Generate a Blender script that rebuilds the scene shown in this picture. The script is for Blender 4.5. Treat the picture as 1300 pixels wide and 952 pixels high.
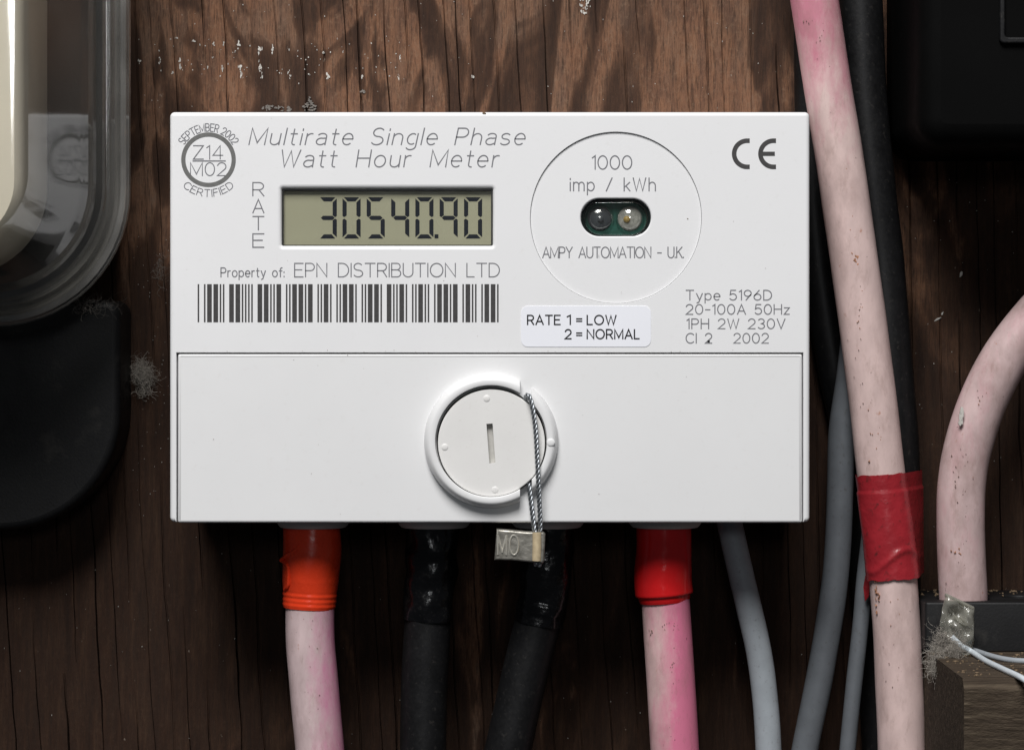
import bpy, bmesh, math, random
from mathutils import Vector, Matrix, noise

for o in list(bpy.data.objects):
    bpy.data.objects.remove(o)
scene = bpy.context.scene
C = scene.collection
R = math.radians

# ------------------------------------------------------------------ camera, world, lamp, exposure
S = 0.00016          # metres per photo pixel at the meter's front face (y = 0)
D = 0.60             # camera to meter face
WALL = 0.045         # board surface behind the meter face

cam = bpy.data.cameras.new('camera')
cam.sensor_fit = 'HORIZONTAL'
cam.sensor_width = 36.0
cam.lens = 36.0 * D / (1300 * S)
cam.shift_y = -45.0 / 1300.0
cam.clip_start = 0.01
cam.clip_end = 20.0
camo = bpy.data.objects.new('camera', cam)
camo.location = (0, -D, 0)
camo.rotation_euler = (R(90), 0, 0)
C.objects.link(camo)
scene.camera = camo

world = bpy.data.worlds.new('World')
scene.world = world
world.use_nodes = True
wb = world.node_tree.nodes['Background']
wb.inputs[0].default_value = (0.80, 0.88, 1.0, 1)
wb.inputs[1].default_value = 0.035

def area_lamp(name, loc, target, size, power, col):
    l = bpy.data.lights.new(name, 'AREA')
    l.shape = 'DISK'
    l.size = size
    l.energy = power
    l.color = col
    o = bpy.data.objects.new(name, l)
    o.location = loc
    o.rotation_euler = (Vector(target) - Vector(loc)).to_track_quat('-Z', 'Y').to_euler()
    C.objects.link(o)
    return o

area_lamp('key_lamp', (-0.15, -0.83, 0.93), (0, 0, 0), 0.62, 20.8, (1.0, 0.99, 0.985))
area_lamp('front_lamp', (0.03, -1.45, 0.22), (0, 0, -0.02), 0.17, 1.0, (0.96, 0.98, 1.0))

scene.view_settings.view_transform = 'Standard'
scene.view_settings.look = 'None'
scene.view_settings.exposure = 0.0
scene.view_settings.gamma = 1.0
scene.view_settings.use_curve_mapping = False
scene.render.engine = 'CYCLES'
scene.cycles.transparent_max_bounces = 16

# ------------------------------------------------------------------ measuring helpers
def P(px, py, y=0.0):
    """a measured point, carried to the depth at which it stands"""
    k = S * (D + y) / D
    return Vector(((px - 650) * k, y, (431 - py) * k))

def K(y=0.0):
    return S * (D + y) / D

# ------------------------------------------------------------------ node materials
class NB:
    def __init__(self, name):
        self.m = bpy.data.materials.new(name)
        self.m.use_nodes = True
        self.t = self.m.node_tree
        self.n = self.t.nodes
        self.bsdf = self.n['Principled BSDF']
        self.out = self.n['Material Output']
        self.tc = self.n.new('ShaderNodeTexCoord')
    def link(self, a, b): self.t.links.new(a, b)
    def coords(self, scale=(1, 1, 1), rot=(0, 0, 0), loc=(0, 0, 0)):
        mp = self.n.new('ShaderNodeMapping')
        mp.inputs['Scale'].default_value = scale
        mp.inputs['Rotation'].default_value = rot
        mp.inputs['Location'].default_value = loc
        self.link(self.tc.outputs['Object'], mp.inputs['Vector'])
        return mp.outputs[0]
    def noise(self, scale=(1, 1, 1), detail=4, rough=0.55, dist=0.0, loc=(0, 0, 0), rot=(0, 0, 0)):
        x = self.n.new('ShaderNodeTexNoise')
        x.inputs['Scale'].default_value = 1.0
        x.inputs['Detail'].default_value = detail
        x.inputs['Roughness'].default_value = rough
        x.inputs['Distortion'].default_value = dist
        if isinstance(scale, (int, float)): scale = (scale,) * 3
        self.link(self.coords(scale, rot, loc), x.inputs['Vector'])
        return x.outputs['Fac']
    def ramp(self, fac, stops, interp='LINEAR'):
        r = self.n.new('ShaderNodeValToRGB')
        r.color_ramp.interpolation = interp
        e = r.color_ramp.elements
        while len(e) < len(stops): e.new(0.5)
        for i, (p, c) in enumerate(stops):
            e[i].position = p
            if isinstance(c, (int, float)): c = (c, c, c)
            e[i].color = (*c, 1)
        self.link(fac, r.inputs[0])
        return r.outputs[0]
    def mix(self, fac, a, b, mode='MIX'):
        x = self.n.new('ShaderNodeMix')
        x.data_type = 'RGBA'
        x.blend_type = mode
        for sock, v in ((x.inputs[0], fac), (x.inputs[6], a), (x.inputs[7], b)):
            if isinstance(v, bpy.types.NodeSocket): self.link(v, sock)
            elif isinstance(v, (int, float)): sock.default_value = v
            else: sock.default_value = (*v, 1)
        return x.outputs[2]
    def math(self, op, a, b=0.0, clamp=False):
        x = self.n.new('ShaderNodeMath')
        x.operation = op
        x.use_clamp = clamp
        for i, v in enumerate((a, b)):
            if isinstance(v, bpy.types.NodeSocket): self.link(v, x.inputs[i])
            else: x.inputs[i].default_value = v
        return x.outputs[0]
    def axis(self):
        s = self.n.new('ShaderNodeSeparateXYZ')
        self.link(self.tc.outputs['Object'], s.inputs[0])
        return s.outputs
    def bump(self, h, strength, dist):
        b = self.n.new('ShaderNodeBump')
        b.inputs['Strength'].default_value = strength
        b.inputs['Distance'].default_value = dist
        self.link(h, b.inputs['Height'])
        self.link(b.outputs[0], self.bsdf.inputs['Normal'])
    def set(self, **kw):
        for k, v in kw.items():
            k = {'color': 'Base Color', 'rough': 'Roughness', 'metal': 'Metallic', 'spec': 'Specular IOR Level',
                 'coat': 'Coat Weight'}[k]
            s = self.bsdf.inputs[k]
            if isinstance(v, bpy.types.NodeSocket): self.link(v, s)
            elif isinstance(v, (tuple, list)): s.default_value = (*v, 1)
            else: s.default_value = v
        return self

def plastic(name, col, rough=0.45, spec=0.4, var=0.06, vscale=60, bscale=2500, bstr=0.12, bdist=0.00008, dirt=None, dirt_amt=0.5, dscale=500):
    b = NB(name)
    n = b.noise(vscale, 5)
    lo = tuple(c * (1 - var) for c in col); hi = tuple(min(1, c * (1 + var)) for c in col)
    c = b.ramp(n, [(0.3, lo), (0.7, hi)])
    if dirt:
        d = b.noise(dscale, 6, 0.65)
        f = b.ramp(d, [(0.58, 0.0), (0.72, dirt_amt)])
        c = b.mix(f, c, dirt)
    rv = b.ramp(b.noise(vscale * 4, 4), [(0.3, max(0.02, rough - 0.06)), (0.7, rough + 0.06)])
    b.set(color=c, rough=rv, spec=spec)
    b.bump(b.noise(bscale, 3), bstr, bdist)
    return b.m

def clear(name, tint=(1, 1, 1), ior=1.52, rough=0.01, haze=0.0, haze_col=(0.6, 0.6, 0.58), bump=None):
    """clear plastic / glass skin: Fresnel reflection over a transparent layer, a trace of haze"""
    b = NB(name)
    tr = b.n.new('ShaderNodeBsdfTransparent'); tr.inputs[0].default_value = (*tint, 1)
    gl = b.n.new('ShaderNodeBsdfGlossy'); gl.inputs['Roughness'].default_value = rough
    fr = b.n.new('ShaderNodeFresnel'); fr.inputs[0].default_value = ior
    ge = b.n.new('ShaderNodeNewGeometry')       # a thin skin reflects alike from both sides
    b.link(b.math('ADD', b.math('MULTIPLY', ge.outputs['Backfacing'], 1.0 / ior - ior), ior), fr.inputs[0])
    m = b.n.new('ShaderNodeMixShader')
    b.link(b.math('DIVIDE', b.math('MULTIPLY', fr.outputs[0], 2.0), b.math('ADD', fr.outputs[0], 1.0)), m.inputs[0]); b.link(tr.outputs[0], m.inputs[1]); b.link(gl.outputs[0], m.inputs[2])
    last = m.outputs[0]
    if bump:
        bp = b.n.new('ShaderNodeBump'); bp.inputs['Strength'].default_value = bump[1]; bp.inputs['Distance'].default_value = bump[2]
        b.link(b.noise(bump[0], 2), bp.inputs['Height'])
        b.link(bp.outputs[0], gl.inputs['Normal'])
    if haze > 0:
        df = b.n.new('ShaderNodeBsdfDiffuse'); df.inputs[0].default_value = (*haze_col, 1)
        m2 = b.n.new('ShaderNodeMixShader')
        f = b.ramp(b.noise(90, 5), [(0.3, haze * 0.6), (0.75, haze * 1.4)])
        b.link(f, m2.inputs[0]); b.link(last, m2.inputs[1]); b.link(df.outputs[0], m2.inputs[2])
        last = m2.outputs[0]
    b.link(last, b.out.inputs['Surface'])
    return b.m

def wood_material():
    b = NB('weathered_board')
    big = b.noise((78, 1, 22), 3, 0.5, 1.6, rot=(0, R(10), 0), loc=(0.7, 0, 0.3))
    streak = b.noise((260, 1, 60), 8, 0.75, 0.3, loc=(3, 0, 7))
    fine = b.noise((3000, 1, 260), 5, 0.72)
    fibre = b.noise((1100, 1, 90), 5, 0.7, loc=(2, 0, 9))
    cross = b.noise((900, 1, 800), 5, 0.75)
    base = b.ramp(streak, [(0.30, (0.075, 0.038, 0.025)), (0.44, (0.145, 0.073, 0.044)), (0.56, (0.205, 0.100, 0.055)), (0.70, (0.190, 0.122, 0.085))])
    # creosote patches with clear tide lines, plus shade painted in towards foot and sides
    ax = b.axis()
    foot_shade = b.math('MULTIPLY', b.math('SUBTRACT', ax[2], 0.052), 2.6)
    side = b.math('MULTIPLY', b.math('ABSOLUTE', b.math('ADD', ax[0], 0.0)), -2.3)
    soak_shade = b.math('ADD', b.math('ADD', big, b.math('MAXIMUM', b.math('MINIMUM', foot_shade, 0.0), -0.24)), b.math('MAXIMUM', b.math('ADD', side, 0.108), -0.20))
    soak_shade = b.math('MINIMUM', soak_shade, big)
    stain_shade = b.ramp(soak_shade, [(0.30, 1.0), (0.40, 0.88), (0.450, 0.60), (0.480, 0.16), (0.62, 0.0)])
    soak_shade_col = b.ramp(b.noise((420, 1, 40), 7, 0.72, loc=(1, 0, 3)), [(0.34, (0.012, 0.0058, 0.0038)), (0.52, (0.027, 0.0125, 0.0072)), (0.70, (0.050, 0.0265, 0.0150))])
    c = b.mix(b.math('MULTIPLY', stain_shade, 0.94), base, soak_shade_col)
    grey = b.ramp(b.noise((70, 1, 34), 6, 0.65, loc=(9, 2, 1)), [(0.48, 0.0), (0.72, 0.45)])
    c = b.mix(b.math('MULTIPLY', grey, b.ramp(stain_shade, [(0.2, 1.0), (0.8, 0.10)])), c, (0.145, 0.108, 0.080))
    c = b.mix(b.ramp(fine, [(0.32, 0.8), (0.52, 0.0)]), c, (0.022, 0.013, 0.009))
    c = b.mix(b.ramp(fibre, [(0.33, 0.6), (0.48, 0.0)]), c, (0.030, 0.017, 0.011))
    c = b.mix(b.math('MULTIPLY', b.ramp(cross, [(0.52, 0.0), (0.74, 0.55)]), b.ramp(stain_shade, [(0.2, 1.0), (0.8, 0.12)])), c, (0.235, 0.150, 0.095))
    specks = b.noise((700, 1, 420), 3, 0.6, loc=(5, 0, 5))
    c = b.mix(b.ramp(specks, [(0.71, 0.0), (0.75, 0.5)]), c, (0.30, 0.25, 0.20))
    b.set(color=c, rough=0.78, spec=0.22)
    b.bump(b.math('ADD', b.math('ADD', fine, fibre), b.math('MULTIPLY', cross, 0.5)), 0.6, 0.0003)
    return b.m

def pink_material(name, gx, gz, off, pale=(0.60, 0.455, 0.430), strong=(0.60, 0.20, 0.275), dirt=0.7):
    """sun-faded PVC: strong pink where it kept its dye, pale elsewhere; gx, gz per millimetre"""
    b = NB(name)
    ax = b.axis()
    f = b.math('ADD', b.math('MULTIPLY', ax[0], gx * 1000), b.math('MULTIPLY', ax[2], gz * 1000))
    f = b.math('ADD', f, off)
    f = b.math('ADD', f, b.math('MULTIPLY', b.math('SUBTRACT', b.noise((210, 210, 80), 8, 0.72), 0.5), 2.4), clamp=True)
    pv = b.ramp(b.noise((300, 300, 120), 5), [(0.3, tuple(c * 0.80 for c in pale)), (0.7, pale)])
    c = b.mix(f, pv, strong)
    smear = b.noise((480, 480, 170), 7, 0.75, loc=(2, 2, 2))
    c = b.mix(b.ramp(smear, [(0.54, 0.0), (0.74, 0.50 * dirt)]), c, (0.22, 0.13, 0.10))
    rust = b.noise((420, 420, 300), 4, 0.6, loc=(7, 1, 4))
    c = b.mix(b.ramp(rust, [(0.69, 0.0), (0.76, 0.8 * dirt)]), c, (0.36, 0.13, 0.05))
    blot = b.noise((130, 130, 70), 6, 0.7, loc=(4, 4, 9))
    c = b.mix(b.ramp(blot, [(0.48, 0.0), (0.70, 0.50 * dirt)]), c, (0.26, 0.17, 0.15))
    spot = b.noise((1300, 1300, 800), 2, 0.5, loc=(1, 8, 4))
    c = b.mix(b.ramp(spot, [(0.74, 0.0), (0.78, 0.9 * dirt)]), c, (0.05, 0.03, 0.03))
    b.set(color=c, rough=0.50, spec=0.32)
    b.bump(b.noise((900, 900, 400), 4), 0.25, 0.00012)
    return b.m

M = {}
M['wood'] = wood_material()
M['white'] = plastic('white_case_plastic', (0.80, 0.80, 0.805), 0.42, 0.35, 0.012, 40, 3800, 0.16, 0.00006, (0.55, 0.52, 0.47), 0.10, 700)
M['white_smooth'] = plastic('white_cover_plastic', (0.79, 0.79, 0.79), 0.36, 0.38, 0.012, 40, 2600, 0.06, 0.00005, (0.55, 0.52, 0.47), 0.12, 600)
M['disc'] = plastic('white_screw_plastic', (0.78, 0.77, 0.75), 0.42, 0.35, 0.02, 120, 2600, 0.10, 0.00006, (0.45, 0.40, 0.34), 0.18, 900)
M['collar'] = plastic('collar_plastic', (0.66, 0.62, 0.58), 0.5, 0.3, 0.05)
M['dark'] = plastic('dark_interior', (0.012, 0.012, 0.013), 0.5, 0.3)
M['slotgrey'] = plastic('slot_floor', (0.46, 0.45, 0.42), 0.5, 0.3, 0.08, 900)
M['ink'] = plastic('grey_ink', (0.19, 0.19, 0.205), 0.6, 0.2, 0.12, 900)
M['ink_dark'] = plastic('dark_grey_ink', (0.062, 0.060, 0.060), 0.6, 0.2, 0.15, 1200)
M['ink_ring'] = plastic('ring_ink', (0.155, 0.155, 0.150), 0.6, 0.2, 0.12, 900)
M['ink_black'] = plastic('black_ink', (0.012, 0.012, 0.014), 0.55, 0.3)
M['sticker'] = plastic('sticker_paper', (0.86, 0.87, 0.92), 0.38, 0.4, 0.01, 80, 900, 0.05, 0.00005)
M['lcd'] = plastic('lcd_glass', (0.40, 0.392, 0.280), 0.30, 0.35, 0.05, 35, 900, 0.0)
M['segment'] = plastic('lcd_segment', (0.011, 0.014, 0.022), 0.35, 0.3)
M['frame_black'] = plastic('display_frame_black', (0.018, 0.018, 0.016), 0.35, 0.45)
M['pane'] = clear('display_pane', (0.97, 0.97, 0.96), 1.30, 0.02)
M['cover_glass'] = clear('clear_cover_plastic', (0.95, 0.95, 0.94), 1.58, 0.075, 0.06, (0.60, 0.57, 0.50), (60, 0.05, 0.0004))
M['cover_rim'] = clear('clear_rim_plastic', (0.88, 0.88, 0.86), 1.6, 0.10, 0.17, (0.62, 0.60, 0.56), (60, 0.05, 0.0004))  # extra haze paints in the pale highlights along the rim
M['port_green'] = plastic('green_board', (0.014, 0.085, 0.062), 0.4, 0.4, 0.25, 900)
M['port_wall'] = plastic('port_wall_smoked', (0.010, 0.014, 0.013), 0.12, 0.6)
M['lens'] = clear('lens_clear', (0.90, 0.92, 0.92), 1.6, 0.02, 0.03)
M['lens_gold'] = plastic('emitter_gold', (0.55, 0.36, 0.10), 0.3, 0.5)
M['lens_cup'] = plastic('emitter_cup', (0.45, 0.43, 0.39), 0.3, 0.5, 0.3, 1500)
M['sensor_black'] = plastic('sensor_dark', (0.07, 0.075, 0.085), 0.25, 0.6)
M['black_rubber'] = plastic('black_cable', (0.0065, 0.0065, 0.007), 0.46, 0.30, 0.25, 300, 1400, 0.2, 0.0001, (0.060, 0.054, 0.048), 0.35, 900)
M['black_sleeve'] = plastic('black_shrink', (0.0035, 0.0035, 0.004), 0.20, 0.5, 0.2, 300, 420, 0.35, 0.0006, (0.06, 0.056, 0.052), 0.3, 1500)
M['black_box'] = plastic('black_box_plastic', (0.0022, 0.0022, 0.0022), 0.65, 0.05, 0.2, 60, 1800, 0.2, 0.0001)
M['black_case'] = plastic('black_case', (0.0085, 0.0085, 0.009), 0.52, 0.25, 0.2, 60, 1800, 0.3, 0.00012, (0.045, 0.042, 0.038), 0.5, 120)
M['grey_cable'] = plastic('grey_cable', (0.33, 0.36, 0.385), 0.42, 0.4, 0.08, 200, 1500, 0.12, 0.0001, (0.13, 0.12, 0.11), 0.5, 1100)
M['grey_dull'] = plastic('dull_grey_cable', (0.120, 0.130, 0.142), 0.45, 0.35, 0.1, 200, 1500, 0.12, 0.0001, (0.07, 0.065, 0.06), 0.6, 900)
M['orange'] = plastic('orange_shrink', (0.86, 0.058, 0.016), 0.27, 0.5, 0.12, 160, 330, 0.22, 0.0006)
M['red_shrink'] = plastic('red_shrink', (0.66, 0.014, 0.016), 0.16, 0.55, 0.10, 160, 260, 0.16, 0.0006)
M['red_tape'] = plastic('red_tape', (0.32, 0.020, 0.028), 0.30, 0.5, 0.15, 200, 260, 0.4, 0.0007, (0.06, 0.018, 0.016), 0.85, 520)
M['cream'] = plastic('cream_enamel', (0.74, 0.68, 0.55), 0.4, 0.35, 0.04)
M['steel'] = NB('seal_steel').set(color=(0.34, 0.36, 0.38), metal=0.85, rough=0.40).m
M['lead'] = None
b = NB('seal_ferrule_metal')
b.set(color=b.ramp(b.noise((500, 500, 900), 5), [(0.3, (0.20, 0.19, 0.165)), (0.7, (0.44, 0.42, 0.37))]), metal=0.75, rough=0.42)
b.bump(b.noise(900, 5), 0.4, 0.0002)
M['lead'] = b.m
M['lead_bright'] = NB('rubbed_metal').set(color=(0.75, 0.72, 0.64), metal=0.7, rough=0.35).m
M['brass'] = plastic('rubbed_crimp', (0.52, 0.42, 0.27), 0.4, 0.5, 0.15, 900)
M['fluff'] = plastic('dust_fibre', (0.36, 0.33, 0.29), 0.8, 0.1, 0.2, 900)
M['fluff_dark'] = plastic('grey_dust_fibre', (0.17, 0.155, 0.14), 0.8, 0.1, 0.2, 900)
M['fleck'] = plastic('old_white_paint', (0.52, 0.50, 0.46), 0.7, 0.2, 0.2, 900)
M['crumb'] = plastic('wood_crumb', (0.21, 0.15, 0.095), 0.8, 0.1, 0.3, 900)
M['tag'] = clear('clear_tag_plastic', (0.86, 0.86, 0.82), 1.5, 0.12, 0.30, (0.42, 0.41, 0.36), (700, 0.5, 0.0005))
M['wire_white'] = plastic('white_wire', (0.62, 0.68, 0.72), 0.4, 0.4)
M['batten'] = None
b = NB('dusty_batten')
n1 = b.noise((45, 800, 800), 8, 0.75)
c = b.ramp(n1, [(0.3, (0.022, 0.016, 0.012)), (0.52, (0.062, 0.046, 0.032)), (0.75, (0.17, 0.135, 0.095))])
b.set(color=c, rough=0.85, spec=0.15)
b.bump(b.noise((300, 900, 900), 5, 0.7), 0.9, 0.0006)
M['batten'] = b.m
M['pink_a'] = pink_material('pink_pvc_faded_top', 0.0, 1 / 32.0, -1.25, (0.70, 0.53, 0.50), (0.54, 0.205, 0.265), 0.75)
M['pink_f'] = pink_material('pink_pvc_dusty', 0.0, 0.0, 0.0, (0.61, 0.455, 0.445), (0.54, 0.28, 0.31), 1.0)
M['pink_1'] = pink_material('pink_pvc_edge', 0.16, 0.0, 6.75, (0.66, 0.51, 0.51), (0.56, 0.21, 0.33), 0.75)
M['pink_2'] = pink_material('pink_pvc_strong', 0.16, 0.0, -4.55, (0.70, 0.48, 0.47), (0.66, 0.19, 0.30), 0.85)

# ------------------------------------------------------------------ object helpers
def finish(name, bm, m, parent=None, smooth=True, angle=38):
    me = bpy.data.meshes.new(name)
    bm.to_mesh(me); bm.free()
    if smooth:
        me.polygons.foreach_set('use_smooth', [True] * len(me.polygons))
        me.set_sharp_from_angle(angle=R(angle))
    if m: me.materials.append(m)
    o = bpy.data.objects.new(name, me)
    C.objects.link(o)
    if parent: adopt(o, parent)
    return o

def root_loc(o):
    v = o.location.copy()
    while o.parent:
        o = o.parent
        v = v if o.type != 'EMPTY' else o.location.copy()
    return v

def adopt(o, parent):
    """parent while the mesh keeps its place in the world"""
    o.parent = parent
    if parent.type == 'EMPTY':
        o.matrix_parent_inverse = Matrix.Translation(-parent.location)
    return o

def thing(name, label, cat, loc, group=None):
    e = bpy.data.objects.new(name, None)
    e.empty_display_size = 0.01
    e.location = loc
    C.objects.link(e)
    tag(e, label, cat, group)
    return e

def tag(o, label, cat, group=None):
    o['label'] = label; o['category'] = cat
    if group: o['group'] = group
    return o

def circle(cx, cz, r, n=64, a0=0.0):
    return [(cx + r * math.cos(a0 + 2 * math.pi * i / n), cz + r * math.sin(a0 + 2 * math.pi * i / n)) for i in range(n)]

def rrect(x0, x1, z0, z1, r, n=8):
    """counter-clockwise rounded rectangle; r may be one radius or (bottom-left, bottom-right, top-right, top-left)"""
    rs = r if isinstance(r, (tuple, list)) else (r,) * 4
    pts = []
    for (cx, cz, a, rr) in ((x0 + rs[0], z0 + rs[0], 180, rs[0]), (x1 - rs[1], z0 + rs[1], 270, rs[1]),
                            (x1 - rs[2], z1 - rs[2], 0, rs[2]), (x0 + rs[3], z1 - rs[3], 90, rs[3])):
        for i in range(n + 1):
            t = R(a + 90.0 * i / n)
            pts.append((cx + rr * math.cos(t), cz + rr * math.sin(t)))
    return pts

def px_rect(x0, x1, y0, y1, r, y=0.0, n=8):
    k = K(y)
    rr = tuple(q * k for q in r) if isinstance(r, (tuple, list)) else r * k
    return rrect((x0 - 650) * k, (x1 - 650) * k, (431 - y1) * k, (431 - y0) * k, rr, n)

def offset(loop, d):
    """move every point of a counter-clockwise loop inwards by d"""
    n = len(loop); out = []
    ds = d if isinstance(d, list) else [d] * n
    for i in range(n):
        d = ds[i]
        p0 = Vector(loop[i - 1]); p1 = Vector(loop[i]); p2 = Vector(loop[(i + 1) % n])
        e1 = (p1 - p0); e2 = (p2 - p1)
        if e1.length < 1e-9: e1 = e2
        if e2.length < 1e-9: e2 = e1
        e1.normalize(); e2.normalize()
        n1 = Vector((-e1.y, e1.x)); n2 = Vector((-e2.y, e2.x))
        m = n1 + n2
        if m.length < 1e-6: m = n1
        m.normalize()
        q = d / max(0.4, m.dot(n1))
        out.append((p1.x + m.x * q, p1.y + m.y * q))
    return out

def slab(bm, outer, holes, y0, y1, bev, hole_bevs=None, seg=5, back=True):
    """a plate with rounded front edges and openings; front at y0 faces the camera"""
    hole_bevs = hole_bevs or [0.0] * len(holes)
    fronts = []; backs = []
    for loop, bv, sign in [(outer, bev, 1)] + [(h, hb, -1) for h, hb in zip(holes, hole_bevs)]:
        rings = []
        if isinstance(bv, list) or bv > 0:
            bl = bv if isinstance(bv, list) else [bv] * len(loop)
            for i in range(seg + 1):
                a = math.pi / 2 * i / seg
                rings.append((offset(loop, [sign * q * (1 - math.sin(a)) for q in bl]), y0 + max(bl) * (1 - math.cos(a))))
        else:
            rings.append((loop, y0))
        rings.append((loop, y1))
        vs = [[bm.verts.new((x, y, z)) for x, z in lp] for lp, y in rings]
        n = len(loop)
        for a, b2 in zip(vs, vs[1:]):
            for i in range(n):
                j = (i + 1) % n
                f = (a[i], b2[i], b2[j], a[j]) if sign > 0 else (a[i], a[j], b2[j], b2[i])
                try: bm.faces.new(f)
                except ValueError: pass
        fronts.append((rings[0][0], y0)); backs.append((loop, y1))
    def cap(loops, flip):
        es = []
        for lp, y in loops:
            v = [bm.verts.new((x, y, z)) for x, z in lp]
            for i in range(len(v)):
                es.append(bm.edges.new((v[i], v[(i + 1) % len(v)])))
        r = bmesh.ops.triangle_fill(bm, use_beauty=True, use_dissolve=False, edges=es, normal=(0, 1 if flip else -1, 0))
        fs = [g for g in r['geom'] if isinstance(g, bmesh.types.BMFace)]
        for f in fs:
            f.normal_update()
            if (f.normal.y > 0) != flip: f.normal_flip()
    cap(fronts, False)
    if back: cap(backs, True)
    return bm

def make_slab(name, outer, holes, y0, y1, bev, m, parent=None, hole_bevs=None, seg=5):
    bm = bmesh.new()
    slab(bm, outer, holes, y0, y1, bev, hole_bevs, seg)
    return finish(name, bm, m, parent)

def loft(bm, loops, cap_first=False, cap_last=False):
    """loops: lists of 3D points with equal counts"""
    vs = [[bm.verts.new(p) for p in lp] for lp in loops]
    n = len(vs[0])
    for a, b2 in zip(vs, vs[1:]):
        for i in range(n):
            j = (i + 1) % n
            bm.faces.new((a[i], a[j], b2[j], b2[i]))
    if cap_first: bm.faces.new(list(reversed(vs[0])))
    if cap_last: bm.faces.new(vs[-1])

def catmull(pts, n):
    pts = [Vector(p) for p in pts]
    P0 = [pts[0] * 2 - pts[1]] + pts + [pts[-1] * 2 - pts[-2]]
    out = []
    for i in range(1, len(P0) - 2):
        a, b2, c, d = P0[i - 1:i + 3]
        for k in range(n):
            t = k / n
            out.append(0.5 * ((2 * b2) + (c - a) * t + (2 * a - 5 * b2 + 4 * c - d) * t * t + (3 * b2 - a - 3 * c + d) * t ** 3))
    out.append(P0[-2])
    return out

def tube(bm, path, rad, sides=20, wob=0.0, wscale=120.0, seed=0.0, caps=True, squash=None):
    """path: list of vectors; rad: number or function of t in 0..1"""
    n = len(path)
    T = [(path[min(i + 1, n - 1)] - path[max(i - 1, 0)]).normalized() for i in range(n)]
    u = T[0].orthogonal().normalized()
    rings = []
    for i in range(n):
        u = (u - T[i] * u.dot(T[i])).normalized()
        v = T[i].cross(u)
        r = rad(i / (n - 1)) if callable(rad) else rad
        ring = []
        for k in range(sides):
            a = 2 * math.pi * k / sides
            d = u * math.cos(a) + v * math.sin(a)
            rr = r
            if wob: rr += wob * noise.noise((path[i] + d * r) * wscale + Vector((seed, seed, 0)))
            ring.append(path[i] + d * rr)
        rings.append(ring)
    loft(bm, rings, caps, caps)

def make_tube(name, pts, rad, m, parent=None, n=10, sides=24, **kw):
    bm = bmesh.new()
    tube(bm, catmull(pts, n), rad, sides, **kw)
    bmesh.ops.recalc_face_normals(bm, faces=bm.faces[:])
    return finish(name, bm, m, parent, angle=50)

# ------------------------------------------------------------------ stroke lettering
def arc(cx, cy, rx, ry, a0, a1, n=10):
    return [(cx + rx * math.cos(R(a0 + (a1 - a0) * i / n)), cy + ry * math.sin(R(a0 + (a1 - a0) * i / n))) for i in range(n + 1)]

def oval(w, h=1.0, y0=0.0):
    return arc(w / 2, y0 + h / 2, w / 2, h / 2, 90, 450, 24)

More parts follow.
